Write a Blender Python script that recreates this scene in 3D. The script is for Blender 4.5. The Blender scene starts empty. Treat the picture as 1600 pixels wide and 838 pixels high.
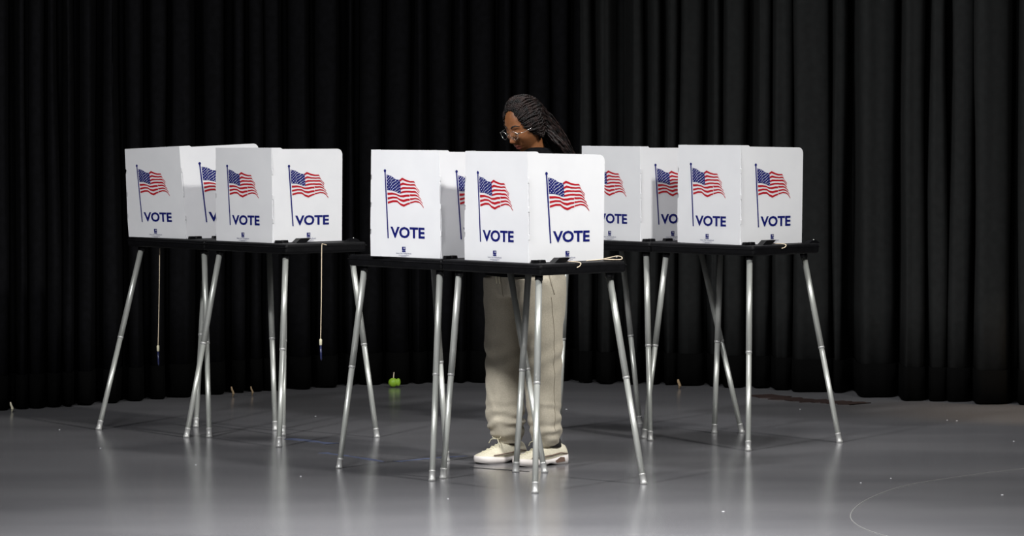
import bpy, bmesh, math, random
from mathutils import Vector, Matrix, noise
random.seed(7)
S = bpy.context.scene
C = S.collection
PI = math.pi

# ------------------------------------------------------------------ camera
CAMZ, FPX, HOR = 1.6, 6200.0, 140.0
PITCH = math.atan((419 - HOR) / FPX)
cam = bpy.data.cameras.new('camera'); camo = bpy.data.objects.new('camera', cam); C.objects.link(camo)
camo.location = (0, 0, CAMZ); camo.rotation_euler = (PI/2 - PITCH, 0, 0)
cam.sensor_width = 36; cam.lens = 36 * FPX / 1600; cam.clip_end = 200
S.camera = camo
def ray(px, py):
    return camo.rotation_euler.to_matrix() @ Vector((px - 800, 419 - py, -FPX))
def onz(px, py, z=0.0):
    d = ray(px, py); t = (z - CAMZ) / d.z
    return Vector((0, 0, CAMZ)) + d * t
def ony(px, py, Y):
    d = ray(px, py); t = Y / d.y
    return Vector((0, 0, CAMZ)) + d * t

# ------------------------------------------------------------------ exposure, world, lights
vs = S.view_settings
vs.view_transform = 'Standard'; vs.look = 'None'; vs.gamma = 1; vs.use_curve_mapping = False
vs.exposure = 0.0
w = bpy.data.worlds.new('world'); S.world = w; w.use_nodes = True
w.node_tree.nodes['Background'].inputs[0].default_value = (0.6, 0.7, 1, 1)
w.node_tree.nodes['Background'].inputs[1].default_value = 0.004
def area(name, loc, target, power, size, col=(1, 1, 1), spread=180):
    l = bpy.data.lights.new(name, 'AREA'); l.energy = power; l.size = size; l.color = col; l.spread = math.radians(spread)
    o = bpy.data.objects.new(name, l); C.objects.link(o); o.location = loc
    o.rotation_euler = (Vector(target) - Vector(loc)).to_track_quat('-Z', 'Y').to_euler(); return o
def spot(name, loc, target, power, ang, col=(1, 1, 1), blend=.6, rad=.1):
    l = bpy.data.lights.new(name, 'SPOT'); l.energy = power; l.spot_size = math.radians(ang); l.color = col
    l.spot_blend = blend; l.shadow_soft_size = rad
    o = bpy.data.objects.new(name, l); C.objects.link(o); o.location = loc
    o.rotation_euler = (Vector(target) - Vector(loc)).to_track_quat('-Z', 'Y').to_euler(); return o
area('stage_overhead_light', (0.9, 18.6, 5.6), (0.9, 18.7, 0), 26, 1.0, (1, 1, 1), 75)
area('house_front_light', (-1.6, 8.6, 6.6), (-.4, 15.5, 0.5), 122, 1.4, (.97, .98, 1), 100)
area('stage_right_light', (4.8, 12.4, 7.0), (-.3, 17.2, 0.3), 71, .6, (1, .99, .96), 60)
area('stage_left_light', (-4.6, 10.6, 7.0), (0.2, 17.2, 0.5), 72, .7, (1, 1, 1), 60)
area('front_floor_fill', (0.1, 12.6, 5.6), (0.1, 12.9, 0), 178, 1.0, (1, 1, 1), 60)  # added fill lamp that brightens the floor at the front
spot('curtain_fill', (-1.5, 14.5, 5.2), (2.0, 20.6, 1.6), 330, 34, (.95, 1, .98), .8, .4)  # added low fill aimed at the right curtain
spot('wing_work_light', (4.2, 18.6, 2.6), (2.80, 19.55, 0), 260, 34, (1, .72, .42), .8, .1)

# ------------------------------------------------------------------ materials
def mat(name, col, rough=.6, metal=0, spec=.5, **kw):
    m = bpy.data.materials.new(name); m.use_nodes = True
    b = m.node_tree.nodes['Principled BSDF']
    b.inputs['Base Color'].default_value = (*col, 1); b.inputs['Roughness'].default_value = rough
    b.inputs['Metallic'].default_value = metal; b.inputs['Specular IOR Level'].default_value = spec
    for k, v in kw.items(): b.inputs[k.replace('_', ' ')].default_value = v
    return m
def noisy(m, col2, scale=8, lo=.35, hi=.65, bump=0, bscale=None, detail=4, stretch=(1, 1, 1), fac=1.0):
    nt = m.node_tree; N = nt.nodes; L = nt.links; b = N['Principled BSDF']
    tc = N.new('ShaderNodeTexCoord'); mp = N.new('ShaderNodeMapping'); mp.inputs['Scale'].default_value = stretch
    L.new(tc.outputs['Object'], mp.inputs['Vector'])
    n = N.new('ShaderNodeTexNoise'); n.inputs['Scale'].default_value = scale; n.inputs['Detail'].default_value = detail
    L.new(mp.outputs[0], n.inputs['Vector'])
    r = N.new('ShaderNodeValToRGB'); r.color_ramp.elements[0].position = lo; r.color_ramp.elements[1].position = hi
    c1 = list(b.inputs['Base Color'].default_value)
    r.color_ramp.elements[0].color = c1
    r.color_ramp.elements[1].color = [c1[i] * (1 - fac) + (list(col2) + [1])[i] * fac for i in range(4)]
    L.new(n.outputs[0], r.inputs[0]); L.new(r.outputs[0], b.inputs['Base Color'])
    if bump:
        n2 = N.new('ShaderNodeTexNoise'); n2.inputs['Scale'].default_value = bscale or scale * 4; n2.inputs['Detail'].default_value = 5
        L.new(mp.outputs[0], n2.inputs['Vector'])
        bp = N.new('ShaderNodeBump'); bp.inputs['Strength'].default_value = bump; bp.inputs['Distance'].default_value = .01
        L.new(n2.outputs[0], bp.inputs['Height']); L.new(bp.outputs[0], b.inputs['Normal'])
    return m
M = {}
M['floor'] = noisy(mat('stage_floor_vinyl', (.114, .113, .121), .215, 0, .8), (.155, .153, .161), 1.1, .35, .65, .012, 60, 6, (.45, 1.3, 1))
M['curtain_shaded'] = noisy(mat('black_velour_shaded', (.0045, .0045, .005), .95, 0, .05), (.006, .006, .007), 30)  # left curtain: same cloth as the right, weaker light put into the colour
M['curtain_lit'] = noisy(mat('black_velour_lit', (.0125, .013, .013), .95, 0, .1 ), (.0155, .016, .016), 30)  # paler copy of the left cloth, stronger light painted into its colour
M['hem'] = mat('dark_hem_band', (.0022, .0022, .0022), .98, 0, .03)  # bottom band, darker than the cloth above it
M['wall'] = noisy(mat('black_painted_wall', (.01, .01, .01), .9), (.015, .015, .015), 5)
M['tray'] = noisy(mat('black_plastic', (.003, .003, .0035), .5, 0, .16), (.005, .005, .006), 40, bump=.1)
M['clip'] = mat('black_clip_plastic', (.004, .004, .005), .4, 0, .25)
M['panel'] = noisy(mat('white_corrugated_plastic', (.80, .80, .82), .5, 0, .3), (.84, .84, .855), 6)
M['blue'] = mat('navy_blue_ink', (.004, .008, .14), .5, 0, .3)
M['red'] = mat('red_ink', (.46, .008, .018), .5, 0, .3)
M['white'] = mat('white_ink', (.82, .82, .86), .5, 0, .3)
M['metal'] = noisy(mat('brushed_aluminium_tube', (.46, .475, .44), .36, .45), (.52, .53, .50), 20, stretch=(1, 1, .1))
M['cap'] = mat('grey_plastic_foot', (.42, .42, .41), .4, .3)
M['cord'] = mat('cream_cord', (.75, .62, .45), .8)
M['pencap'] = mat('ivory_pen_cap', (.75, .70, .50), .5)
M['pen'] = mat('dark_blue_pen_barrel', (.02, .025, .08), .3)
M['skin'] = noisy(mat('brown_skin', (.20, .078, .030), .45, 0, .4, Subsurface_Weight=.08, Subsurface_Scale=.01), (.235, .093, .037), 25)
M['lips'] = mat('lips', (.26, .075, .055), .4)
M['hairm'] = noisy(mat('dark_braided_hair', (.003, .0022, .0022), .5, 0, .25), (.026, .014, .012), 38, .42, .75)
M['brow'] = mat('eyebrow_hair', (.012, .008, .006), .7)
M['shirt'] = noisy(mat('black_sweatshirt_fabric', (.004, .004, .0045), .95, 0, .05), (.006, .006, .007), 60)
M['pants'] = noisy(mat('oatmeal_sweatpants_fleece', (.43, .39, .31), .95, 0, .1, Sheen_Weight=.1), (.51, .46, .37), 220, bump=.15, bscale=300)
M['shoe'] = noisy(mat('cream_shoe_mesh', (.60, .55, .42), .8), (.70, .655, .52), 130, bump=.2, bscale=250)
M['sole'] = mat('white_rubber_sole', (.74, .69, .66), .6)
M['shoe_dark'] = mat('tan_heel_insert', (.16, .10, .075), .6)
M['lace'] = mat('cream_laces', (.66, .62, .46), .8)
M['sock'] = mat('dark_sock', (.02, .018, .018), .9)
M['frame'] = mat('silver_wire_frame', (.75, .72, .68), .25, 1)
gl = mat('clear_lens', (.95, .97, 1), .03, 0, .5, Transmission_Weight=1.0, IOR=1.1); M['lens'] = gl
M['green'] = noisy(mat('lime_green_plastic', (.22, .42, .02), .5), (.30, .5, .04), 40)
M['beige'] = mat('beige_gap_glint', (.30, .21, .12), .9)  # glow of the curtain gaps given as a beige colour
M['bluetape'] = mat('faded_blue_tape', (.07, .085, .15), .7)
M['scuff'] = mat('pale_scuff', (.17, .17, .165), .6)
M['seam'] = mat('dark_seam_tape', (.025, .025, .03), .5)
M['darkpatch'] = mat('dark_red_brown_mat', (.022, .010, .008), .6)

# ------------------------------------------------------------------ helpers
def obj(name, bm, m=None, parent=None, smooth=False, mats=None):
    me = bpy.data.meshes.new(name)
    if isinstance(bm, bmesh.types.BMesh):
        bmesh.ops.recalc_face_normals(bm, faces=bm.faces[:]); bm.to_mesh(me); bm.free()
    else:
        me = bm; me.name = name
    for x in (mats or [m]): me.materials.append(x)
    if smooth:
        for p in me.polygons: p.use_smooth = True
    o = bpy.data.objects.new(name, me); C.objects.link(o)
    if parent: o.parent = parent
    return o
def empty(name, loc=(0, 0, 0), rz=0):
    o = bpy.data.objects.new(name, None); C.objects.link(o); o.empty_display_size = .1
    o.location = loc; o.rotation_euler = (0, 0, rz); return o
def tag(o, label=None, cat=None, group=None, kind=None):
    if label: o['label'] = label
    if cat: o['category'] = cat
    if group: o['group'] = group
    if kind: o['kind'] = kind
    return o
def box(bm, lo, hi, bev=0, seg=2, mtx=None):
    r = bmesh.ops.create_cube(bm, size=1); vsx = r['verts']
    c = [(lo[i] + hi[i]) / 2 for i in range(3)]; s = [hi[i] - lo[i] for i in range(3)]
    for v in vsx: v.co = Vector((v.co.x * s[0] + c[0], v.co.y * s[1] + c[1], v.co.z * s[2] + c[2]))
    if bev:
        es = list({e for v in vsx for e in v.link_edges})
        r = bmesh.ops.bevel(bm, geom=es, offset=bev, segments=seg, affect='EDGES', profile=.5)
        vsx = r['verts']
    if mtx is not None:
        seen = set()
        for v in vsx:
            if v not in seen: seen.add(v); v.co = mtx @ v.co
def prism(bm, pts, z0, z1, f=None):
    """extrude polygon pts (x,y) from z0 to z1; f maps Vector->Vector"""
    f = f or (lambda p: p)
    a = [bm.verts.new(f(Vector((x, y, z0)))) for x, y in pts]
    b = [bm.verts.new(f(Vector((x, y, z1)))) for x, y in pts]
    n = len(pts); fs = [bm.faces.new(a[::-1]), bm.faces.new(b)]
    for i in range(n): bm.faces.new((a[i], a[(i+1) % n], b[(i+1) % n], b[i]))
    return fs
def catmull(P, n):
    P = [Vector(p) for p in P]; out = []
    Q = [P[0] * 2 - P[1]] + P + [P[-1] * 2 - P[-2]]
    for i in range(1, len(Q) - 2):
        for k in range(n):
            t = k / n; a, b, c, d = Q[i-1], Q[i], Q[i+1], Q[i+2]
            out.append(.5 * ((2*b) + (c-a)*t + (2*a-5*b+4*c-d)*t*t + (3*b-a-3*c+d)*t**3))
    out.append(P[-1]); return out
def tube(bm, path, rad, seg=12, cap=True):
    path = [Vector(p) for p in path]; n = len(path)
    rs = rad if isinstance(rad, (list, tuple)) else [rad] * n
    rings = []; up = None
    for i, p in enumerate(path):
        t = (path[min(i+1, n-1)] - path[max(i-1, 0)]).normalized()
        if up is None:
            up = Vector((0, 0, 1)) if abs(t.z) < .9 else Vector((1, 0, 0))
        a = t.cross(up).normalized(); b = a.cross(t).normalized(); up = b
        rings.append([bm.verts.new(p + (a * math.cos(2*PI*k/seg) + b * math.sin(2*PI*k/seg)) * rs[i]) for k in range(seg)])
    for i in range(n-1):
        for k in range(seg):
            bm.faces.new((rings[i][k], rings[i][(k+1) % seg], rings[i+1][(k+1) % seg], rings[i+1][k]))
    if cap:
        bm.faces.new(rings[0][::-1]); bm.faces.new(rings[-1])
def loft(bm, rings, seg=32, tilt=None, cap=True):
    """rings: (cx,cy,cz,a,b) horizontal ellipses; optional 6th = slope dz/dy"""
    R = []
    for r in rings:
        cx, cy, cz, a, b = r[:5]; s = r[5] if len(r) > 5 else 0
        R.append([bm.verts.new((cx + a*math.cos(2*PI*k/seg), cy + b*math.sin(2*PI*k/seg), cz + s*b*math.sin(2*PI*k/seg))) for k in range(seg)])
    for i in range(len(R)-1):
        for k in range(seg): bm.faces.new((R[i][k], R[i][(k+1) % seg], R[i+1][(k+1) % seg], R[i+1][k]))
    if cap: bm.faces.new(R[0][::-1]); bm.faces.new(R[-1])
def interp_rings(rings, n=4):
    out = []
    m = len(rings[0])
    for i in range(len(rings)-1):
        for k in range(n):
            t = k/n; t2 = t*t*(3-2*t)*.4 + t*.6
            out.append(tuple(rings[i][j]*(1-t2) + rings[i+1][j]*t2 for j in range(m)))
    out.append(rings[-1]); return out
def usphere(bm, u, v):
    top = bm.verts.new((0, 0, 1)); bot = bm.verts.new((0, 0, -1)); R = []
    for j in range(1, v):
        a = PI*j/v; R.append([bm.verts.new((math.sin(a)*math.cos(2*PI*k/u), math.sin(a)*math.sin(2*PI*k/u), math.cos(a))) for k in range(u)])
    for k in range(u):
        bm.faces.new((top, R[0][k], R[0][(k+1) % u])); bm.faces.new((bot, R[-1][(k+1) % u], R[-1][k]))
        for j in range(v-2): bm.faces.new((R[j][k], R[j+1][k], R[j+1][(k+1) % u], R[j][(k+1) % u]))
    return [top, bot] + [x for r in R for x in r]
def ell(bm, c, r, rot=None, u=24, v=16):
    for x in usphere(bm, u, v):
        p = Vector((x.co.x*r[0], x.co.y*r[1], x.co.z*r[2]))
        if rot is not None: p = rot @ p
        x.co = p + Vector(c)
def remesh(bm, vox, smooth=2):
    bmesh.ops.recalc_face_normals(bm, faces=bm.faces[:])
    me = bpy.data.meshes.new('tmp'); bm.to_mesh(me); bm.free()
    o = bpy.data.objects.new('tmp', me); C.objects.link(o)
    md = o.modifiers.new('r', 'REMESH'); md.mode = 'VOXEL'; md.voxel_size = vox
    if smooth:
        sm = o.modifiers.new('s', 'SMOOTH'); sm.iterations = smooth; sm.factor = .5
    dg = bpy.context.evaluated_depsgraph_get(); dg.update()
    out = bpy.data.meshes.new_from_object(o.evaluated_get(dg))
    bpy.data.objects.remove(o); return out
_txt = {}
def text_faces(s, size, bold=0.0):
    """returns (verts2d, faces, width, height) of filled letters"""
    k = (s, size, bold)
    if k in _txt: return _txt[k]
    cu = bpy.data.curves.new('t', 'FONT'); cu.body = s; cu.size = size; cu.offset = bold; cu.resolution_u = 3
    o = bpy.data.objects.new('t', cu); C.objects.link(o)
    dg = bpy.context.evaluated_depsgraph_get(); dg.update()
    me = bpy.data.meshes.new_from_object(o.evaluated_get(dg))
    vv = [v.co.copy() for v in me.vertices]; ff = [tuple(p.vertices) for p in me.polygons]
    bpy.data.objects.remove(o)
    x0 = min(v.x for v in vv); x1 = max(v.x for v in vv); y0 = min(v.y for v in vv); y1 = max(v.y for v in vv)
    vv = [((v.x-x0)/(x1-x0), (v.y-y0)/(y1-y0)) for v in vv]
    _txt[k] = (vv, ff); return _txt[k]

# ------------------------------------------------------------------ structure
def struct(name, bm, m):
    o = obj(name, bm, m); o['kind'] = 'structure'; return o
bm = bmesh.new(); box(bm, (-7, -1.5, -.1), (7, 24, 0)); struct('floor', bm, M['floor'])
bm = bmesh.new(); box(bm, (-7, -1.5, 7.6), (7, 24, 7.7)); struct('ceiling', bm, M['wall'])
bm = bmesh.new(); box(bm, (-7, 24, 0), (7, 24.15, 7.6)); struct('wall_back', bm, M['wall'])
bm = bmesh.new(); box(bm, (-7.15, -1.5, 0), (-7, 24.15, 7.6)); struct('wall_left', bm, M['wall'])
bm = bmesh.new(); box(bm, (7, -1.5, 0), (7.15, 24.15, 7.6)); struct('wall_right', bm, M['wall'])

# ------------------------------------------------------------------ curtains
def curtain(name, pts, m, hem_m, label, hem=.17, seed=0, height=5.6, z0=.005, amp=.012):
    rnd = random.Random(seed)
    root = empty(name, (pts[len(pts)//2].x, pts[len(pts)//2].y, 0))
    off = root.location
    def sheet(nm, za, zb, mm, push, nz):
        bm = bmesh.new(); rows = []
        for j in range(nz+1):
            z = za + (zb-za)*j/nz; row = []
            for i, p in enumerate(pts):
                q = pts[min(i+1, len(pts)-1)] - pts[max(i-1, 0)]
                nrm = Vector((q.y, -q.x, 0)).normalized()
                d = push + amp*noise.noise(Vector((i*.09+seed*7, z*.8, seed)))*2
                zz = z
                if j == 0 and za < .05: zz = z + .012*abs(noise.noise(Vector((i*.05, seed, 3))))
                row.append(bm.verts.new(Vector((p.x, p.y, zz)) + nrm*d - Vector((off.x, off.y, 0))))
            rows.append(row)
        for j in range(nz):
            for i in range(len(pts)-1):
                bm.faces.new((rows[j][i], rows[j][i+1], rows[j+1][i+1], rows[j+1][i]))
        o = obj(nm, bm, mm, root, True)
        sd = o.modifiers.new('t', 'SOLIDIFY'); sd.thickness = .004
        return o
    sheet('fabric', z0 + hem - .01, height, m, 0, 18)
    sheet('bottom_hem', z0, z0 + hem, hem_m, .003, 2)
    bm = bmesh.new(); tube(bm, [Vector((p.x, p.y, height+.03)) - Vector((off.x, off.y, 0)) for p in pts[::8]], .025, 8); obj('curtain_track', bm, M['clip'], root, True)
    return tag(root, label, 'curtain')
def gp(px, py): return onz(px, py, 0)
# right side: plateaus (px start, px end, y of hem)
plat = [(905,922,599),(938,955,600.5),(983,1000,601),(1014,1028,601),(1040,1056,602),(1064,1095,603),(1110,1122,604),(1131,1160,606),(1180,1200,607),
        (1208,1233,610),(1241,1292,613),(1300,1318,614),(1343,1396,621),(1410,1442,626.5),(1452,1476,627),(1484,1517,628),(1525,1573,632),(1592,1640,633),
        (1660,1705,635),(1720,1760,636),(1785,1830,638),(1850,1900,640)]
def plateau_pts(plat, deep, n=6):
    P = []
    for i, (a, b, y) in enumerate(plat):
        d = gp((a+b)/2, y).y
        A = ony(a, y, d); B = ony(b, y, d)
        Mx = ony((a+b)/2, y, d-.03)
        if i: 
            pb = plat[i-1][1]; 
            dd = max(d, gp(pb, plat[i-1][2]).y) + deep
            mid = (pb + a)/2
            r1 = ony(pb + (a-pb)*.35, y, dd); r2 = ony(pb + (a-pb)*.65, y, dd)
            P += [r1, r2]
        P += [A, Mx, B]
    P = [Vector((p.x, p.y, 0)) for p in P]
    return catmull(P, n)
curtain('stage_curtain', plateau_pts(plat, .16), M['curtain_lit'], M['hem'],
        'black pleated stage curtain, coloured paler as if lit, hanging on the right half of the backdrop', seed=3)
rnd = random.Random(11); pl = []; x = -330
def ybot(px):
    K = [(-330, 652), (0, 641), (100, 636), (200, 627), (330, 616), (430, 610), (560, 602), (700, 599), (960, 594)]
    for (a, ya), (b, yb) in zip(K, K[1:]):
        if px <= b: return ya + (yb-ya)*(px-a)/(b-a)
    return 594
while x < 950:
    ww = rnd.uniform(9, 30); pl.append((x, x+ww, ybot(x))); x += ww + rnd.uniform(8, 22)
curtain('stage_curtain', plateau_pts(pl, .09, 5), M['curtain_shaded'], M['hem'],
        'black pleated stage curtain, coloured darker as if less lit, hanging on the left half of the backdrop', seed=5, z0=.004)

# ------------------------------------------------------------------ floor marks
def strip(name, pts, wd, m, label, cat, h=.0015, jag=0):
    P = catmull([Vector((p.x, p.y, 0)) for p in [gp(*q) for q in pts]], 8)
    bm = bmesh.new(); L_ = []; R_ = []
    for i, p in enumerate(P):
        t = (P[min(i+1, len(P)-1)] - P[max(i-1, 0)]).normalized(); n = Vector((-t.y, t.x, 0))
        k = wd * (.5 + jag*noise.noise(Vector((i*.7, wd*50, 0))))
        L_.append(p + n*k); R_.append(p - n*k)
    o0 = P[0]
    poly = [(q.x-o0.x, q.y-o0.y) for q in L_ + R_[::-1]]
    va = [bm.verts.new((q.x-o0.x, q.y-o0.y, h)) for q in L_]; vb = [bm.verts.new((q.x-o0.x, q.y-o0.y, h)) for q in R_]
    wa = [bm.verts.new((q.x-o0.x, q.y-o0.y, .0002)) for q in L_]; wb = [bm.verts.new((q.x-o0.x, q.y-o0.y, .0002)) for q in R_]
    for i in range(len(P)-1):
        bm.faces.new((va[i], va[i+1], vb[i+1], vb[i])); bm.faces.new((wa[i], wa[i+1], va[i+1], va[i])); bm.faces.new((wb[i+1], wb[i], vb[i], vb[i+1]))
        bm.faces.new((wa[i+1], wa[i], wb[i], wb[i+1]))
    o = obj(name, bm, m); o.location = o0
    return tag(o, label, cat)
strip('floor_scratch', [(1640,729),(1560,737),(1480,748),(1420,758),(1380,770),(1345,787),(1329,805),(1338,820),(1370,834),(1420,846)], .0035, M['scuff'],
      'thin pale curved scratch line across the front right of the grey floor', 'floor mark')
strip('seam_tape', [(735,731),(770,733.5),(800,735.5),(826,737.5)], .012, M['seam'], 'thin dark tape line on the floor in front of the cream sneakers', 'tape')
strip('tape_mark', [(450,686),(480,689),(520,694)], .05, M['bluetape'], 'faded blue tape dash on the floor right of the left booths', 'tape', jag=.6)
strip('tape_mark', [(505,708),(550,714),(600,722)], .03, M['bluetape'], 'faint blue tape dash beneath the left legs of the middle booths', 'tape', jag=.6)
strip('tape_mark', [(620,722),(680,716),(730,713)], .03, M['bluetape'], 'faint blue tape line behind the front legs of the middle booths', 'tape', jag=.6)
strip('floor_mat', [(1185,618),(1240,625),(1300,629),(1345,632)], .16, M['darkpatch'], 'dark red brown strip lying on the floor along the right curtain', 'mat', .004, .5)

# ------------------------------------------------------------------ flag print in unit panel coordinates (u right, v up)
def lerp_curve(K, s):
    for (a, b) in zip(K, K[1:]):
        if s <= b[0]:
            t = (s-a[0])/(b[0]-a[0]); t = t*t*(3-2*t)*.5 + t*.5
            return (a[1]+(b[1]-a[1])*t, a[2]+(b[2]-a[2])*t)
    return K[-1][1:]
TOP = [(0,.262,.768),(.15,.33,.757),(.30,.40,.725),(.38,.45,.72),(.46,.492,.742),(.58,.555,.722),(.70,.61,.712),(.82,.665,.712),(.90,.685,.68),(1,.72,.655)]
BOT = [(0,.281,.495),(.15,.36,.512),(.27,.42,.512),(.38,.465,.485),(.46,.515,.470),(.55,.567,.490),(.66,.62,.500),(.78,.68,.512),(.88,.735,.507),(.94,.765,.49),(1,.80,.455)]
def flagpt(s, t):
    a = lerp_curve(TOP, s); b = lerp_curve(BOT, s)
    wob = .006*math.sin(s*9 + t*5)*math.sin(PI*t)
    return (a[0]+(b[0]-a[0])*t + .012*math.sin(PI*t)*s, a[1]+(b[1]-a[1])*t + wob)
CS, CT = .40, 7/13
def quadstrip(bm, fn, s0, s1, t0, t1, ns, w):
    prev = None
    for i in range(ns+1):
        s = s0+(s1-s0)*i/ns
        a = bm.verts.new(fn(*flagpt(s, t0), w)); b = bm.verts.new(fn(*flagpt(s, t1), w))
        if prev: bm.faces.new((prev[0], a, b, prev[1]))
        prev = (a, b)
def make_print(root_panel, fn, du=0.0):
    """fn(u,v,w)->Vector in panel object's space"""
    f = lambda u, v, w: fn(u+du, v, w)
    bm = bmesh.new()
    for k in range(0, 13, 2):
        s0 = CS if k < 7 else .0
        if k < 7: quadstrip(bm, f, s0, {0:.90, 2:.995, 4:.95, 6:.93}[k], k/13, (k+.95)/13, 18, .0012)
        else:
            quadstrip(bm, f, 0.01, .62, k/13, (k+1)/13, 18, .0012)
            quadstrip(bm, f, .63, {8:.97, 10:.985, 12:1}[k], (k-.25)/13, (k+.7)/13, 12, .0012)
    bmesh.ops.recalc_face_normals(bm, faces=bm.faces[:])
    obj('flag_stripes', bm, M['red'], root_panel)
    bm = bmesh.new(); quadstrip(bm, f, 0, CS, 0, CT, 14, .0012)
    # canton blue; stars as a second material
    n0 = len(bm.faces)
    for r in range(9):
        for c in range(6 if r % 2 == 0 else 5):
            s = CS*((c + (.5 if r % 2 == 0 else 1))/6); t = CT*(r+.7)/9.4
            u, v = flagpt(s, t); vs_ = []
            for q in range(10):
                rr = .0072 if q % 2 == 0 else .0034; a = PI/2 + q*PI/5
                vs_.append(bm.verts.new(f(u + rr*math.cos(a), v + rr*.88*math.sin(a), .0018)))
            bm.faces.new(vs_).material_index = 1
    obj('flag_canton', bm, None, root_panel, mats=[M['blue'], M['white']])
    bm = bmesh.new()
    a = (.240, .800); b = (.290, .172)
    fc = [(a[0]-.0085, a[1]), (a[0]+.0085, a[1]), (b[0]+.0085, b[1]), (b[0]-.0085, b[1])]
    bm.faces.new([bm.verts.new(f(u, v, .0012)) for u, v in fc])
    bm.faces.new([bm.verts.new(f(a[0]+.017*math.cos(q*PI/6), a[1]+.004+.015*math.sin(q*PI/6), .0014)) for q in range(12)])
    obj('flagpole_print', bm, M['blue'], root_panel)
    # lettering
    def put(bm, s, size, bold, u0, v0, u1, v1):
        vv, ff = text_faces(s, size, bold)
        q = [bm.verts.new(f(u0+(u1-u0)*x, v0+(v1-v0)*y, .0012)) for x, y in vv]
        for t in ff:
            try: bm.faces.new([q[i] for i in t])
            except ValueError: pass
    bm = bmesh.new(); put(bm, 'VOTE', 1, .032, .322, .178, .808, .283); obj('vote_lettering', bm, M['blue'], root_panel)
    bm = bmesh.new()
    L0, L1, V0, V1 = .487, .537, .062, .098
    def rc(u0, v0, u1, v1, w=.0012): bm.faces.new([bm.verts.new(f(u, v, w)) for u, v in ((u0, v0), (u1, v0), (u1, v1), (u0, v1))])
    rc(L0, V0, .507, V1); rc(.507, V1-.006, L1, V1); rc(.530, V0+.004, L1, V1); rc(.507, V0, .530, V0+.014); rc(.514, V0+.018, .523, V0+.027); rc(L0, V0-.014, L1, V0-.004)
    put(bm, 'Select Our Voting Booth', 1, .0, .405, .026, .618, .042)
    rc(.440, .0155, .585, .0175); rc(.475, .0065, .55, .0085)
    obj('maker_logo', bm, M['blue'], root_panel)

# ------------------------------------------------------------------ privacy panel outline
def arc(cx, cy, r, a0, a1, n=6):
    return [(cx + r*math.cos(math.radians(a0+(a1-a0)*i/n)), cy + r*math.sin(math.radians(a0+(a1-a0)*i/n))) for i in range(n+1)]
def outline(L, H, left_fold, right_fold):
    rt = .004 if left_fold else -.006
    P = []
    NZ = [.23, .48, .74]
    # start bottom-left, go along bottom to right, up, top to left, down   (u,v in metres)
    P += [(0.004, 0)] if left_fold else [(0, 0)]
    P += [(L-.004, 0)] if right_fold else [(L, 0)]
    if right_fold:
        for k in NZ:
            y = k*H; P += [(L, y-.012), (L+rt, y-.009), (L+rt, y+.009), (L, y+.012)]
        P += [(L, H)]
    else:
        P += arc(L-.028, H-.006-.028, .028, 0, 90)
    if left_fold:
        if not right_fold: P += [(.06, H-.006), (.052, H)]
        P += [(0, H)]
        for k in NZ[::-1]:
            y = k*H; P += [(0, y+.013), (.006, y+.009), (.006, y-.009), (0, y-.013)]
    else:
        P += [(L-.052, H), (L-.06, H-.006)] if right_fold else []
        P += arc(.028, H-.006-.028, .028, 90, 180)
    return P

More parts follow.
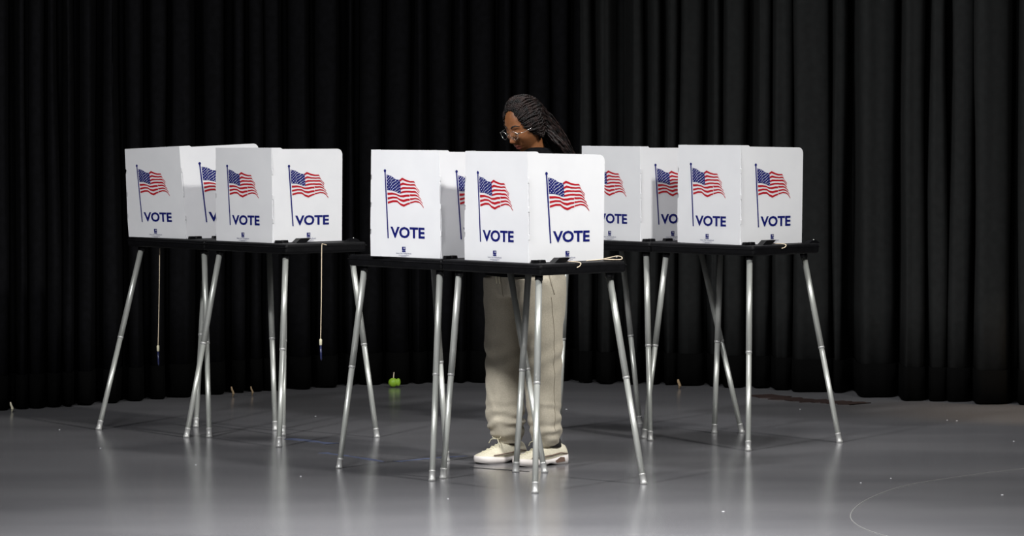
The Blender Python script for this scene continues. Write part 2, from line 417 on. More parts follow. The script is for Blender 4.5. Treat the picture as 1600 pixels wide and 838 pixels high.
# ------------------------------------------------------------------ booths
W, D, TH, TZ = .62, .47, .046, .90
def e12(th):
    t = math.radians(th); return Vector((math.cos(t), -math.sin(t), 0)), Vector((math.sin(t), math.cos(t), 0))
BL = {}
def booth(P, th, screen, feet, label, latch=False):
    """P: front corner (x,y). screen: dict t,b lists of pixel corners S0,S1,S2. feet: fl,fr,br,bl pixels"""
    e1, e2 = e12(th)
    ctr = Vector((P.x, P.y, 0)) - e1*W/2 + e2*D/2
    root = empty('voting_booth', ctr, -math.radians(th))
    tag(root, label, 'voting booth', 'portable voting booths with flag printed privacy screens')
    inv = Matrix.Rotation(math.radians(th), 4, 'Z') @ Matrix.Translation(-ctr)
    loc = lambda wp: inv @ Vector(wp)
    # tray (hollow-topped slim case)
    bm = bmesh.new()
    g = .002
    box(bm, (-W/2+g, -D/2, TZ-TH), (W/2-g, D/2, TZ), .012, 3)
    box(bm, (-W/2+g, -D/2-.003, TZ-TH*.42), (W/2-g, D/2+.003, TZ-TH*.30), .002, 1)
    tray = obj('tray', bm, M['tray'], root, False)
    bm = bmesh.new(); box(bm, (-W/2+.10, -D/2+.06, TZ-.001), (W/2-.10, D/2-.02, TZ+.002), .002, 1); obj('writing_surface', bm, M['clip'], tray)
    bm = bmesh.new(); tube(bm, catmull([(-.06, D/2, TZ-.024), (-.05, D/2+.025, TZ-.024), (.05, D/2+.025, TZ-.024), (.06, D/2, TZ-.024)], 5), .006, 8); obj('carry_handle', bm, M['clip'], tray, True)
    # legs
    a, b = .062, .045
    tops = {'fl': (-W/2+a, -D/2+b), 'fr': (W/2-a, -D/2+b), 'br': (W/2-a, D/2-b), 'bl': (-W/2+a, D/2-b)}
    for k, (tx, ty) in tops.items():
        T = Vector((tx, ty, TZ-TH)); F = loc(onz(*feet[k]))
        d = (F-T); 
        bm = bmesh.new()
        mid = T + d*.5
        tube(bm, [T, mid], .0136, 16); tube(bm, [mid, F - d*.004], .0122, 16)
        leg = obj('leg', bm, M['metal'], root, True)
        bm = bmesh.new(); tube(bm, [mid - d*.006, mid - d*.005, mid + d*.005, mid+d*.006], [.0133, .0142, .0142, .0123], 16)
        obj('joint_ring', bm, M['cap'], leg, True)
        bm = bmesh.new(); q = F - d*.050
        tube(bm, [q, q+d*.001, q+d*.008, q+d*.009, F-d*.014, F-d*.010, Vector((F.x, F.y, .004)), Vector((F.x, F.y, .0))], [.0123, .0136, .0136, .0128, .0128,   .0139, .0149, .0149], 16)
        obj('foot_cap', bm, M['cap'], leg, True)
        bm = bmesh.new(); tube(bm, [T + Vector((0, 0, .002)), T + d*.025], .0165, 14); obj('leg_socket', bm, M['clip'], leg, True)
    # screen corners
    t, bt = screen['t'], screen['b']
    # S1: along front edge line (inset .03) solve pixel x
    best = None
    for i in range(400):
        aa = -.02 + i*.0006
        q = Vector((P.x, P.y, 0)) - e1*aa + e2*.028
        err = abs(800 + FPX*q.x/q.y*1.0 - bt[1][0])
        if best is None or err < best[0]: best = (err, q)
    S1 = best[1]
    L1, L2 = .41, .405
    def solve(S, L, px, sgn, a0, a1):
        bb = None
        for i in range(600):
            an = math.radians(a0 + (a1-a0)*i/600)
            q = S + Vector((sgn*math.cos(an), math.sin(an), 0))*L
            err = abs(800 + FPX*q.x/q.y - px)
            if bb is None or err < bb[0]: bb = (err, q)
        return bb[1]
    S0 = solve(S1, L1, bt[0][0], -1, 30, 65); S2 = solve(S1, L2, bt[2][0], 1, 25, 65)
    S3 = S0 + (S2-S1)
    def topc(S, pt):
        q = ony(pt[0], pt[1], S.y); return q
    B = [Vector((q.x, q.y, TZ+.001)) for q in (S0, S1, S2)]
    T1 = topc(S1, t[1])
    def onplane(px, py, a_, b_, c_):
        n_ = (b_-a_).cross(c_-a_); o_ = Vector((0, 0, CAMZ)); d_ = ray(px, py); return o_ + d_*((a_-o_).dot(n_)/d_.dot(n_))
    Tp = [onplane(*t[0], B[0], B[1], T1), T1, onplane(*t[2], B[1], B[2], T1)]
    B3 = Vector((S3.x, S3.y, TZ+.001)); T3 = B3 + (Tp[0]-B[0])
    def panel(name, b0, b1, t0, t1, lf, rf, prt, du, lbl=None):
        b0, b1, t0, t1 = map(loc, (b0, b1, t0, t1))
        L = (b1-b0).length; H = (t0-b0).length
        nrm = (b1-b0).cross(t0-b0).normalized()   # outward (towards viewer)
        def f(u, v, w_):
            p = b0*(1-u)*(1-v) + b1*u*(1-v) + t0*(1-u)*v + t1*u*v
            return p + nrm*w_
        bm = bmesh.new()
        pts = [(x/L, y/H) for x, y in outline(L, H, lf, rf)]
        aF = [bm.verts.new(f(u, v, 0)) for u, v in pts]; aB = [bm.verts.new(f(u, v, -.004)) for u, v in pts]
        bm.faces.new(aF); bm.faces.new(aB[::-1]); n = len(pts)
        for i in range(n): bm.faces.new((aF[i], aB[i], aB[(i+1) % n], aF[(i+1) % n]))
        bmesh.ops.triangulate(bm, faces=[x for x in bm.faces if len(x.verts) > 4])
        o = obj(name, bm, M['panel'], root)
        if prt: make_print(o, f, du)
        return o
    panel('privacy_panel', B[0], B[1], Tp[0], Tp[1], True, True, True, -.03)
    panel('privacy_panel', B[1], B[2], Tp[1], Tp[2], True, False, True, 0)
    panel('privacy_panel', B3, B[0], T3, Tp[0], False, True, True, 0)
    # clips on the tray beside the side panel
    ls1, ls2 = loc(B[1]), loc(B[2]); dv = (ls2-ls1).normalized(); nv = Vector((dv.y, -dv.x, 0))
    def block(s0, s1, h, off=.006, th_=.02):
        bm = bmesh.new(); pts = []
        o_ = ls1 + nv*off
        for (sa, ha) in ((s0, 0), (s0+.004, h), (s1-.004, h), (s1, 0)):
            pts.append((sa, ha))
        fmap = lambda p: Vector((o_.x, o_.y, TZ)) + dv*p.x + nv*p.z + Vector((0, 0, p.y))
        prism(bm, pts, 0, th_, fmap); return bm
    bm = block(.004, .036, .013); obj('clip', bm, M['clip'], root)
    bm = block(.040, .072, .013); obj('clip', bm, M['clip'], root)
    if latch:
        bm = bmesh.new(); o_ = ls1 + nv*.012
        fmap = lambda p: Vector((o_.x, o_.y, TZ)) + dv*p.x + nv*p.z + Vector((0, 0, p.y))
        prism(bm, [(.095, -.002), (.125, .020), (.185, .020), (.165, .006), (.15, -.002)], 0, .035, fmap); obj('latch', bm, M['clip'], root)
        bm = bmesh.new()
        prism(bm, [(.405, -.002), (.43, .010), (.450, .013), (.468, .008), (.48, -.002)], 0, .03, fmap)
        lt = obj('latch', bm, M['clip'], root)
        bm = bmesh.new(); c = fmap(Vector((.44, .014, .03))); ell(bm, c, (.003, .003, .003), u=10, v=8); obj('rivet', bm, M['metal'], lt, True)
    else:
        bm = block(.135, .185, .012); obj('clip', bm, M['clip'], root)
    return root

def frontpt(px, depth): return Vector(((px-800)/FPX*depth, depth, 0))
def pair(px, depth, th, scr, feet, labels):
    e1, e2 = e12(th); P = frontpt(px, depth)
    booth(P - e1*W, th, scr[0], feet[0], labels[0], False)
    booth(P, th, scr[1], feet[1], labels[1], True)
    return P, e1, e2
PM = pair(845, 15.88, 49,
     [dict(t=[(580,234),(686,235),(795,236)], b=[(578,402),(689,406),(797,404)]),
      dict(t=[(727,236),(824,237),(945,239.5)], b=[(725,405),(826,412),(943,409)])],
     [dict(fl=(530,732), fr=(675,752), br=(851,739), bl=(698,721)), dict(fl=(692,748), fr=(836,771), br=(1006,757), bl=(806,738))],
     ['left one of the two middle voting booths, where the person stands voting', 'right one of the two middle voting booths, nearest to the camera of all'])
PL = pair(447, 17.95, 49,
     [dict(t=[(195,233),(280,228.5),(404,222)], b=[(200,376),(291,379),(403,377)]),
      dict(t=[(337,231),(424,231),(535,230.5)], b=[(337,381),(426,384),(534,381)])],
     [dict(fl=(154,672), fr=(327,684), br=(430,673), bl=(306,668)), dict(fl=(291,684), fr=(436,699), br=(589,684), bl=(442,681))],
     ['leftmost voting booth of all, with its screen slightly tilted', 'right one of the two left voting booths, brightly lit right panel'])
PR = pair(1178, 17.75, 43.5,
     [dict(t=[(909,228),(1000,229),(1098,229)], b=[(909,372),(1001,378),(1098,376)]),
      dict(t=[(1060,226.5),(1157,227),(1255,228.5)], b=[(1058,377),(1157,384),(1253,381)])],
     [dict(fl=(873,670), fr=(1016,689), br=(1159,677), bl=(1000,664)), dict(fl=(1006,685), fr=(1169,705), br=(1312,692), bl=(1116,677))],
     ['left one of the two right voting booths, partly hidden behind the middle pair', 'rightmost voting booth of all, near the right curtain'])

# ------------------------------------------------------------------ pens on strings
def pen(pts, label, hang=True):
    p0 = Vector(pts[0]); root = empty('pen_on_string', (pts[-1][0], pts[-1][1], pts[-1][2]))
    tag(root, label, 'pen', 'ballot pens tied to the booths with cream string')
    off = Vector(pts[-1])
    bm = bmesh.new(); tube(bm, [Vector(p)-off for p in catmull(pts, 8)], .0021, 6); obj('string', bm, M['cord'], root, True)
    if hang:
        bm = bmesh.new(); tube(bm, [(0, 0, .004), (0, 0, 0), (0, .001, -.022), (0, .001, -.026)], [.003, .0065, .006, .0045], 10); obj('cap', bm, M['pencap'], root, True)
        bm = bmesh.new(); tube(bm, [(0, .001, -.024), (.002, .001, -.085), (.0025, .001, -.094)], [.0045, .0042, .0012], 10); obj('barrel', bm, M['pen'], root, True)
    return root
P, e1, e2 = PL
q = ony(503, 383, 17.66); q2 = ony(501, 531, 17.66)
pen([ony(510, 383, 17.70), q + Vector((.004, -.0, .004)), q, ony(502.5, 400, 17.66), ony(502, 470, 17.66), q2], 'pen on a cream string hanging from the right table of the left pair')
q = ony(249.5, 388, 18.78)
pen([q, ony(249, 440, 18.78), ony(248, 500, 18.78), ony(247, 541, 18.78)], 'pen on a cream string hanging from the leftmost table')
P, e1, e2 = PM
def trayp(P, e1, e2, a, b, z): v = P - e1*a + e2*b; return Vector((v.x, v.y, z))
# coiled string on the middle right tray
pts = [trayp(P, e1, e2, .10, .20, TZ+.004), trayp(P, e1, e2, .02, .205, TZ+.004), trayp(P, e1, e2, -.005, .210, TZ-.001), trayp(P, e1, e2, -.006, .205, TZ-.012), trayp(P, e1, e2, -.006, .19, TZ-.018)]
pts2 = [trayp(P, e1, e2, .06, .30, TZ+.004), trayp(P, e1, e2, .05, .36, TZ+.007), trayp(P, e1, e2, .035, .40, TZ+.014), trayp(P, e1, e2, .03, .44, TZ+.020), trayp(P, e1, e2, .025, .462, TZ+.016), trayp(P, e1, e2, .02, .45, TZ+.006), trayp(P, e1, e2, .10, .43, TZ+.005)]
def pen_on_tray(chunks, penp, label):
    root = empty('pen_on_string', penp[0]); tag(root, label, 'pen', 'ballot pens tied to the booths with cream string'); off = Vector(penp[0])
    for c in chunks:
        bm = bmesh.new(); tube(bm, [Vector(p)-off for p in catmull(c, 8)], .0020, 6); obj('string', bm, M['cord'], root, True)
    a_, b_ = Vector((0, 0, 0)), Vector(penp[1])-off
    bm = bmesh.new(); tube(bm, [a_, a_+(b_-a_)*.2], .006, 10); obj('cap', bm, M['pencap'], root, True)
    bm = bmesh.new(); tube(bm, [a_+(b_-a_)*.2, a_+(b_-a_)*.93, b_], [.0045, .0042, .001], 10); obj('barrel', bm, M['pen'], root, True)
pen_on_tray([pts, pts2], (trayp(P, e1, e2, .12, .42, TZ+.008), trayp(P, e1, e2, .24, .40, TZ+.008)), 'pen with looped cream string lying on the nearest booth tray')
P, e1, e2 = PR
pen_on_tray([[trayp(P, e1, e2, .10, .20, TZ+.004), trayp(P, e1, e2, .02, .215, TZ+.004), trayp(P, e1, e2, -.005, .220, TZ-.001), trayp(P, e1, e2, -.006, .21, TZ-.012), trayp(P, e1, e2, -.006, .19, TZ-.016)]],
            (trayp(P, e1, e2, .14, .30, TZ+.008), trayp(P, e1, e2, .26, .32, TZ+.008)), 'pen lying on the rightmost booth tray, its cream string looping over the edge')

# ------------------------------------------------------------------ small things on the floor by the curtains
g0 = onz(617, 604.5); root = empty('green_weight', (g0.x, g0.y-.05, 0))
tag(root, 'small lime green stage weight with a thin stem at the foot of the black curtain', 'stage weight')
bm = bmesh.new(); ell(bm, (-.008, 0, .026), (.026, .024, .025)); ell(bm, (.020, -.004, .028), (.013, .014, .022), u=14, v=10)
obj('body', remesh(bm, .003, 2), M['green'], root, True)
bm = bmesh.new(); tube(bm, [(-.006, 0, .045), (-.005, 0, .062), (-.003, 0, .082)], [.004, .003, .002], 8); obj('stem', bm, M['cord'], root, True)
def glint(px, py, h, wd, m, label):  # small solid standing in for light that shows in a curtain gap
    g = onz(px, py); r = empty('curtain_glint', (g.x, g.y-.17, 0))
    tag(r, label, 'glint', 'small pieces imitating light in gaps at the foot of the curtains')
    bm = bmesh.new()
    tube(bm, [(0, 0, .0), (.004, 0, h*.4), (-.004, 0, h*.75), (-.006, 0, h)], [wd*.5, wd, wd*.9, wd*.6], 8)
    obj('glint_body', bm, m, r, True)
    bm = bmesh.new(); tube(bm, [(.002, 0, h*.30), (.004, 0, h*.38)], wd*1.25, 8); obj('glint_band', bm, m, r, True)
glint(367, 617, .055, .006, M['beige'], 'left one of two beige pieces imitating light in curtain gaps behind the left booths')
glint(397, 615, .05, .005, M['beige'], 'right one of two beige pieces imitating light in curtain gaps behind the left booths')
glint(1059, 604, .05, .008, M['beige'], 'beige piece imitating light in a curtain gap behind the legs of the right booths')
glint(25, 640, .05, .006, M['lace'], 'pale piece imitating light in a gap at the foot of the black curtain near the left frame edge')
# dust specks
bm = bmesh.new(); rr = random.Random(4)
for px, py in [(157,701),(306,727),(93,632+40),(1345,755),(1392,748),(1584,690),(1566,774),(1495,658),(885,640),(585,650),(493,651),(1480,657),(470,745),(700,780),(1250,640),(1130,800)]:
    g = onz(px, py); s = rr.uniform(.003, .006)
    ell(bm, (g.x, g.y, .001), (s, s, .0012), u=6, v=4)
tag(obj('dust_specks', bm, M['white']), 'tiny white specks of lint scattered on the grey floor', 'lint', kind='stuff')

# ------------------------------------------------------------------ person
TH_P = 49
O = Vector((.055, 16.95, 0))
person = empty('person', O, math.radians(180-TH_P))
tag(person, 'person with long braids, glasses, black top and oatmeal sweatpants, voting at the middle booths', 'person')
# head frame
HA = math.radians(-25); HC = Vector((0, .0, 1.443))
HR = Matrix.Rotation(HA, 3, 'X')
def h2b(p): return HR @ Vector(p) + HC
def gauss(x, z, x0, z0, sx, sz): return math.exp(-((x-x0)/sx)**2 - ((z-z0)/sz)**2)
def headshape(p):
    x, y, z = p
    if z < 0:
        t = min(1, -z/.115)
        x *= 1 - .30*t**1.6
        if y < 0: y *= 1 - .45*t
        else: y *= 1 - .04*t
    else:
        x *= 1 + .04*(z/.115)
    if y > 0:
        d = 0
        flat = -.010*gauss(x, z, 0, .0, .05, .07)
        d += flat
        d += .020*gauss(x, z, 0, -.030, .012, .013) + .012*gauss(x, z, 0, -.008, .009, .022)
        for s in (-1, 1):
            d += .006*gauss(x, z, s*.013, -.036, .007, .007)
            d -= .011*gauss(x, z, s*.030, .012, .016, .011)
            d += .008*gauss(x, z, s*.031, .008, .011, .008)
            d += .005*gauss(x, z, s*.028, .030, .020, .007)
            d += .006*gauss(x, z, s*.042, -.022, .020, .018)
        d += .011*gauss(x, z, 0, -.056, .020, .0055) + .011*gauss(x, z, 0, -.070, .017, .007) - .005*gauss(x, z, 0, -.0625, .024, .0022)
        d += .010*gauss(x, z, 0, -.098, .020, .014)
        y += d * min(1, y/.03)
    return Vector((x, y, z))
bm = bmesh.new()
for v in usphere(bm, 120, 90): v.co = h2b(headshape((v.co.x*.072, v.co.y*.094, v.co.z*.115)))
for s in (-1, 1): ell(bm, h2b((s*.073, -.008, -.005)), (.008, .016, .028), HR.to_3x3())
# neck
tube(bm, catmull([(0, -.065, 1.26), (0, -.055, 1.32), (0, -.030, 1.385), (0, -.01, 1.42)], 4), [.058]*5+[.052]*8, 20)
# torso, arms and legs under the clothes
loft(bm, interp_rings([(0, 0, .74, .13, .09), (0, 0, .88, .155, .105), (0, 0, 1.0, .125, .09), (0, -.02, 1.16, .145, .10), (0, -.04, 1.26, .15, .075), (0, -.05, 1.31, .08, .055)], 4), 28)
SHL = {}
for s in (-1, 1):
    el = Vector((s*.225, .03, 1.04)); wr = Vector((s*.10, .26, .955)); sh = Vector((s*.165, -.045, 1.265))
    SHL[s] = (sh, el, wr)
    tube(bm, [sh, sh.lerp(el, .5), el, el.lerp(wr, .4), wr, wr + Vector((-s*.01, .03, -.006))], [.050, .043, .036, .034, .025, .025], 16)
    # palm
    f = (wr - el).normalized(); f.z *= .25; f = f.normalized(); side = Vector((f.y, -f.x, 0)) * 1.0
    pc = wr + f*.065 + Vector((0, 0, -.006))
    rot = Matrix((side, f, Vector((0, 0, 1)))).transposed()
    ell(bm, pc, (.040, .052, .0135), rot, 20, 12)
    lens = [.068, .078, .074, .058]
    for i, ln in enumerate(lens):
        o_ = (i-1.5)*.0195
        base = pc + f*.040 + side*(o_*(1 if s > 0 else -1) * -1)
        curl = .35 if s < 0 else .9
        p1 = base + f*ln*.45 + Vector((0, 0, .006)); p2 = p1 + (f*(1-curl*.4) + Vector((0, 0, -curl*.45)))*ln*.33; p3 = p2 + (f*(1-curl*.8) + Vector((0, 0, -curl*.6)))*ln*.25
        tube(bm, [base - f*.02, base, p1, p2, p3], [.009, .009, .0085, .0078, .006], 10)
    tb = pc - f*.018 - side*(.034*(-1 if s > 0 else 1))*-1
    sd = side*((-1 if s > 0 else 1))
    tb = pc - f*.02 - sd*.026*-1
    tube(bm, [tb - sd*.012, tb + f*.022 + sd*.014, tb + f*.045 + sd*.018, tb + f*.060 + sd*.010], [.011, .0105, .009, .0065], 10)
for s, (ax, ay), (kx, ky) in ((1, (.10, .0), (.10, .022)), (-1, (-.11, -.03), (-.105, .0))):
    loft(bm, interp_rings([(ax, ay, .05, .026, .03), (ax, ay, .11, .028, .032), (kx, ky-.01, .30, .050, .052), (kx, ky, .44, .055, .058), (s*.092, .0, .62, .070, .075), (s*.085, 0, .80, .080, .085)], 3), 18)
    ell(bm, (ax, ay+.045, .040), (.028, .09, .020))
bodyme = remesh(bm, .0042, 1)
body = obj('body', bodyme, None, person, True, mats=[M['skin'], M['lips']])
HRi = HR.inverted()
for p in bodyme.polygons:
    q = HRi @ (Vector(p.center) - HC)
    if q.y > .07 and abs(q.x) < .024*(1-abs(q.z+.063)/.03) and -.0765 < q.z < -.0505: p.material_index = 1
# eyebrows, lashes
bm = bmesh.new()
def facey(x, z):
    zz = max(-1, min(1, z/.115)); xx = x/(.072)
    yy = math.sqrt(max(0, 1-zz*zz-xx*xx))*.094
    return headshape((x, yy, z)).y
for s in (-1, 1):
    tube(bm, [h2b((s*x_, facey(s*x_, z_)+.0008, z_)) for x_, z_ in ((.012, .031), (.022, .036), (.034, .037), (.048, .030))], [.0025, .0035, .003, .0012], 6)
obj('eyebrows', bm, M['brow'], person, True)
bm = bmesh.new()
for s in (-1, 1):
    tube(bm, [h2b((s*x_, facey(s*x_, z_)+.0012, z_)) for x_, z_ in ((.018, .0055), (.025, .0025), (.033, .002), (.042, .0055))], [.0008, .0016, .0018, .001], 6)
obj('eyelashes', bm, M['brow'], person, True)
# glasses
gr = empty('eyeglasses'); gr.parent = person
bm = bmesh.new(); lb = bmesh.new()
GY = .106
for s in (-1, 1):
    c = Vector((s*.032, GY - .006, .003)); ring = []
    for k in range(33):
        a_ = 2*PI*k/32; ring.append(h2b(c + Vector((.0215*math.cos(a_), -.006*abs(math.cos(a_))*(1 if s*math.cos(a_) > 0 else 0), .0190*math.sin(a_)))))
    tube(bm, ring, .0010, 6, False)
    tube(bm, [h2b((s*.053, GY-.012, .008)), h2b((s*.073, GY-.025, .009)), h2b((s*.078, .03, .008)), h2b((s*.080, -.01, .004)), h2b((s*.078, -.025, -.012))], .0012, 6)
    vs_ = [lb.verts.new(q) for q in ring[:-1]]; lb.faces.new(vs_)
tube(bm, [h2b((-.011, GY-.005, .006)), h2b((0, GY+.001, .009)), h2b((.011, GY-.005, .006))], .0010, 6)
fo = obj('glasses_frame', bm, M['frame'], gr, True)
lo = obj('lenses', lb, M['lens'], gr); sm = lo.modifiers.new('s', 'SOLIDIFY'); sm.thickness = .001
# sweatshirt
bm = bmesh.new()
loft(bm, interp_rings([(0, .004, .822, .182, .163, -.14), (0, .004, .86, .188, .166, -.1), (0, .0, .95, .172, .137, 0), (0, -.01, 1.05, .170, .128, 0), (0, -.02, 1.17, .178, .13, 0), (0, -.04, 1.25, .190, .11, 0),
                       (0, -.05, 1.30, .150, .088, 0), (0, -.055, 1.335, .085, .072, 0), (0, -.055, 1.352, .068, .064, 0)], 4), 36)
for s in (-1, 1):
    sh, el, wr = SHL[s]
    tube(bm, catmull([sh + Vector((-s*.03, 0, .0)), sh, sh.lerp(el, .5), el, el.lerp(wr, .5), wr - (wr-el)*.04], 4), [.062]*4+[.062]*4+[.056]*4+[.052]*4+[.045]*4+[.036], 18)
me = remesh(bm, .008, 3)
NR = [v.normal.copy() for v in me.vertices]
for v, nr in zip(me.vertices, NR):
    v.co += nr * .006*noise.noise(v.co*9)
obj('sweatshirt', me, M['shirt'], person, True)
# sweatpants
bm = bmesh.new()
loft(bm, interp_rings([(0, 0, .72, .172, .120), (0, -.005, .78, .186, .142), (0, -.008, .85, .186, .150), (0, -.004, .92, .172, .135), (0, 0, .98, .150, .112)], 4), 40)
loft(bm, interp_rings([(.10, .002, .078, .047, .050), (.10, .002, .100, .055, .058), (.10, .012, .118, .068, .074), (.10, .022, .16, .080, .082), (.10, .026, .235, .083, .083), (.10, .026, .33, .080, .083), (.10, .024, .45, .082, .088),
                       (.096, .018, .58, .090, .105), (.092, .008, .70, .096, .125), (.088, 0, .80, .098, .138)], 4), 32)
loft(bm, interp_rings([(-.108, -.028, .078, .047, .050), (-.108, -.028, .100, .055, .058), (-.108, -.024, .118, .064, .068), (-.108, -.020, .16, .070, .074), (-.108, -.015, .235, .074, .076), (-.106, -.010, .33, .076, .080), (-.104, -.004, .45, .080, .086),
                       (-.098, .0, .58, .090, .105), (-.092, .0, .70, .096, .125), (-.088, 0, .80, .098, .138)], 4), 32)
me = remesh(bm, .006, 4)
NR = [v.normal.copy() for v in me.vertices]
for v, nr in zip(me.vertices, NR):
    p = v.co.copy(); z = p.z
    k = .007*noise.noise(Vector((p.x*5, p.y*5, z*6 + p.x*12)))
    low = max(0, 1-abs(z-.17)/.12)
    k += low*.0075*math.sin(z*115 + 3*noise.noise(p*14) + p.x*18)*(.4+.6*abs(noise.noise(p*8+Vector((3, 1, 2)))))*1.3
    k += .005*noise.noise(Vector((p.x*16, p.y*16, z*16 - abs(p.x)*20)))
    knee = max(0, 1-abs(z-.46)/.10)
    k += knee*.004*math.sin(z*70 + p.y*40)
    v.co += nr*k
pants = obj('sweatpants', me, M['pants'], person, True)
# drawstring, pocket seam and side seam on the pants
bm = bmesh.new()
for dx in (-.008, .012):
    tube(bm, [(dx, .150, .83), (dx+.002, .152, .80), (dx, .149, .775)], [.0025, .0028, .0022], 6)
obj('drawstring', bm, M['lace'], pants, True)
from mathutils.bvhtree import BVHTree
bvh = BVHTree.FromPolygons([v.co.copy() for v in me.vertices], [tuple(p.vertices) for p in me.polygons])
def onpants(p, lift=.0006):
    l_, n_, i_, d_ = bvh.find_nearest(Vector(p)); return l_ + n_*lift
M['stitch'] = mat('tan_seam_thread', (.26, .225, .17), .9)
bm = bmesh.new()
def seam(pts, rr_=.0016): tube(bm, [onpants(q) for q in catmull(pts, 8)], rr_, 5)
seam([(-.20, .035, .83), (-.205, .02, .78), (-.20, .0, .73)], .0022)
seam([(-.19, .015, .72), (-.19, .0, .6), (-.185, -.005, .45), (-.18, -.01, .3), (-.175, -.015, .15)], .0012)
seam([(.0, .16, .82), (-.002, .15, .76), (0, .13, .71)], .0016)
obj('seams', bm, M['stitch'], pants, True)
# shoes
def shoe(x, y, yaw, name='sneaker'):
    r_ = empty(name, (x, y, 0), yaw); r_.parent = person
    # profile along y from heel (-.135) to toe (+.135)
    def sect(yy):
        t = (yy+.135)/.27
        wdt = .036 + .012*math.sin(PI*min(1, t*.9+.05)) + .006*(t > .5)*math.sin(PI*(t-.5)/.5)
        if t > .86: wdt *= math.sqrt(max(0.02, 1-((t-.86)/.145)**2))
        if t < .08: wdt *= .72 + .28*math.sqrt(max(0, 1-((.08-t)/.08)**2))
        return wdt
    n = 28; ys = [-.135 + .27*i/n for i in range(n+1)]
    def sole_top(t): return .036 + .006*math.cos(t*PI*2) - .008*t
    def up_top(t):
        K = [(0, .078), (.1, .092), (.25, .094), (.38, .098), (.5, .085), (.65, .066), (.8, .053), (.92, .044), (1, .030)]
        for (a0, h0), (a1, h1) in zip(K, K[1:]):
            if t <= a1: return h0+(h1-h0)*(t-a0)/(a1-a0)
        return .03
    bm = bmesh.new(); R = []
    for yy in ys:
        t = (yy+.135)/.27; wd = sect(yy); h = sole_top(t); toe = .010*max(0, (t-.8)/.2)**2
        arch = .010*math.exp(-((t-.40)/.09)**2)
        R.append([bm.verts.new((sx*wd*kk, yy, zz)) for sx, kk, zz in ((-1, .92, toe+arch), (-1, 1.06, h*.45+toe), (-1, 1.0, h), (1, 1.0, h), (1, 1.06, h*.45+toe), (1, .92, toe+arch))])
    for i in range(n):
        for k in range(6): bm.faces.new((R[i][k], R[i][(k+1) % 6], R[i+1][(k+1) % 6], R[i+1][k]))
    bm.faces.new(R[0][::-1]); bm.faces.new(R[-1])
    so = obj('sole', bm, M['sole'], r_, True)
    bm = bmesh.new(); R = []
    for yy in ys:
        t = (yy+.135)/.27; wd = sect(yy)*.96; z0_ = sole_top(t)-.004; z1 = up_top(t); row = []
        for k in range(13):
            a_ = PI*k/12; cx = math.cos(a_); sz = math.sin(a_)**.75
            nar = 1 - .45*math.sin(a_)*(1 - .4*t) if t < .6 else 1-.2*math.sin(a_)
            row.append(bm.verts.new((wd*cx*nar if k not in (0, 12) else wd*cx, yy, z0_ + (z1-z0_)*sz)))
        R.append(row)
    for i in range(n):
        for k in range(12): bm.faces.new((R[i][k], R[i][k+1], R[i+1][k+1], R[i+1][k]))
        bm.faces.new((R[i][0], R[i+1][0], R[i+1][12], R[i][12]))
    bm.faces.new(R[0][::-1]); bm.faces.new(R[-1])
    uo = obj('upper', bm, M['shoe'], r_, True)
    bm = bmesh.new()
    for i in range(6):
        yy = .018 + i*.0135; t = (yy+.135)/.27; z = up_top(t)+.001
        s_ = 1 if i % 2 else -1
        tube(bm, [(-.022, yy-.004*s_, z-.012), (-.012, yy, z-.001), (.012, yy+.004*s_, z-.001), (.022, yy+.005*s_, z-.012)], .0028, 6)
    for s_ in (-1, 1):
        tube(bm, catmull([(0, .010, .101), (s_*.016, .012, .118), (s_*.026, .02, .108), (s_*.010, .014, .103)], 5), .002, 6)
        tube(bm, catmull([(0, .012, .101), (s_*.02, .03, .10), (s_*.032, .035, .082)], 5), .002, 6)
    obj('laces', bm, M['lace'], r_, True)
    bm = bmesh.new()
    for s_ in (-1, 1):
        pts = [(-.105, .014), (-.055, .010), (-.045, .018), (-.075, .034), (-.100, .032)]
        tt = [bm.verts.new((s_*(sect(a_)*1.075), a_, b_)) for a_, b_ in pts]; bm.faces.new(tt if s_ > 0 else tt[::-1])
        tube(bm, [(s_*(sect(a_)*.99+.001), a_, b_) for a_, b_ in ((-.12, .045), (-.08, .052), (-.03, .044), (.03, .040), (.08, .037))], .0025, 6)
    obj('heel_insert', bm, M['shoe_dark'], r_, True)
    bm = bmesh.new(); loft(bm, [(0, -.065, .075, .036, .046), (0, -.062, .098, .037, .046), (0, -.060, .118, .035, .040)], 20); obj('sock', bm, M['sock'], r_, True)
shoe(.10, .055, math.radians(2)); shoe(-.11, .012, math.radians(-3))
# hair
bm = bmesh.new()
hv = usphere(bm, 64, 48)
def hairline(q):   # q in head frame; True where hair grows
    if q.y < 0: return q.z > -.085
    t = min(1, abs(q.x)/.062)**2.3
    zl = max(-.085, .02 - (.06 - q.y)*1.15)
    return q.z > .098*(1-t) + zl*t
kill = []
for v in hv:
    q = Vector((v.co.x*.072, v.co.y*.094, v.co.z*.115))
    keep = hairline(q)
    q = headshape(q) * 1.012
    v.co = h2b(q)
    if not keep: kill.append(v)
bmesh.ops.delete(bm, geom=kill, context='VERTS')
hairbm = bm
rh = random.Random(21)
def scalp(x, y, z, k):   # push a direction to scaled ellipsoid surface
    d = Vector((x/.072, y/.094, z/.115)); d.normalize()
    return h2b(headshape((d.x*.072, d.y*.094, d.z*.115))*k)
def sph(eta, beta, k):
    e_, b_ = math.radians(eta), math.radians(beta)
    return h2b(headshape((.072*math.cos(e_)*math.sin(b_), .094*math.sin(e_), .115*math.cos(e_)*math.cos(b_)))*k)
nb = 150
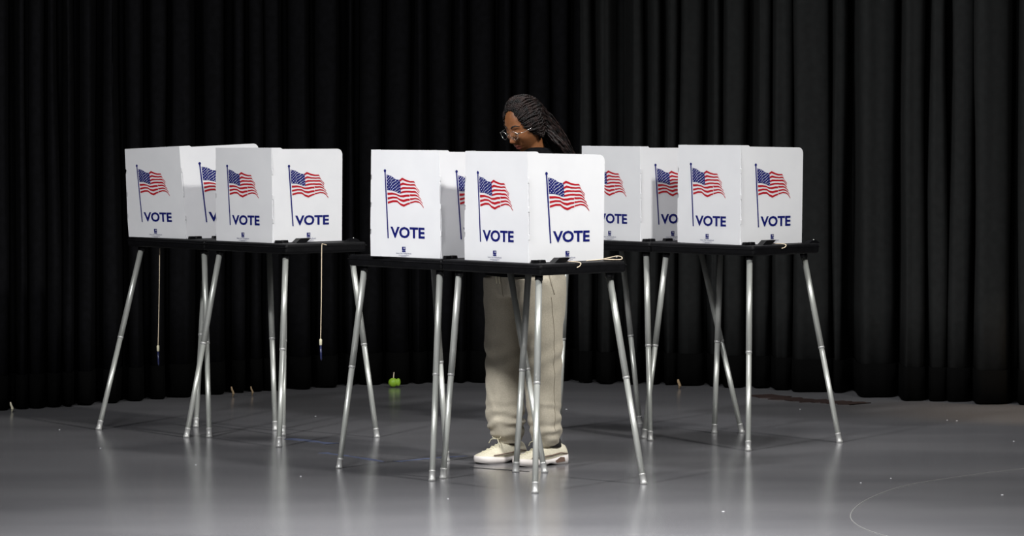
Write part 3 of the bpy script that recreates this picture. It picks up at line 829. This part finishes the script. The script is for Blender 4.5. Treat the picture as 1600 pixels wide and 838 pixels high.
for i in range(nb):
    ph = ((i*.618034) % 1.0)*2-1; ab = abs(ph); sg = 1 if ph > 0 else -1; lay = rh.random()
    beta = ph*112 + rh.uniform(-2, 2); k = 1.05 + .13*lay
    eta0 = 70
    while eta0 > -20:
        e_, b_ = math.radians(eta0), math.radians(beta)
        if hairline(Vector((.072*math.cos(e_)*math.sin(b_), .094*math.sin(e_), .115*math.cos(e_)*math.cos(b_)))): break
        eta0 -= 1
    st = [sph(eta0+2, beta*.97, 1.02), sph(eta0-10, beta, 1.05 + .03*lay), sph((eta0-10)*.45-4, beta*1.02, k), sph(-12, beta*1.04, k+.01), sph(-32, beta*1.04, k+.03), sph(-58, beta, k+.06)]
    if ab > .55: st = st[:-1]
    q = max(0, (ab-.35)/.65)
    xt = ph*.115 + rh.uniform(-.012, .012)
    tail = [Vector((xt*.85 + sg*.02*q, -.140 - .03*lay + .065*q, 1.425 - .06*q + .015*lay)), Vector((xt + sg*.015*q, -.190-.03*lay + .055*q, 1.352 - .045*q)), Vector((xt*1.1, -.225-.03*lay, 1.27)), Vector((xt*1.2, -.215-.02*lay, 1.17)), Vector((xt*1.25, -.185, 1.05 + rh.uniform(-.04, .08)))]
    path = catmull(st + tail, 11)
    path = [p + Vector((noise.noise(p*22 + Vector((i, 0, 0))), noise.noise(p*22+Vector((0, i, 0))), noise.noise(p*22+Vector((0, 7, i)))))*.007 for p in path]
    n = len(path); r0 = rh.uniform(.0042, .0060)
    rad = [r0*min(1, .45+.05*j)*(1-.30*j/n)*(1+.36*math.sin(j*1.9 + i)) for j in range(n)]
    tube(hairbm, path, rad, 6)
# short baby hairs / fuzz at the front hairline
for i in range(60):
    x0 = rh.uniform(-.035, .035); p0 = scalp(x0, .050, .098 - abs(x0)*.7 + rh.uniform(-.004, .004), 1.005); p1 = scalp(x0*1.05, .030, .108 - abs(x0)*.5, 1.03)
    tube(hairbm, [p0, (p0+p1)/2, p1], [.0006, .0012, .002], 4)
obj('braided_hair', hairbm, M['hairm'], person, True)
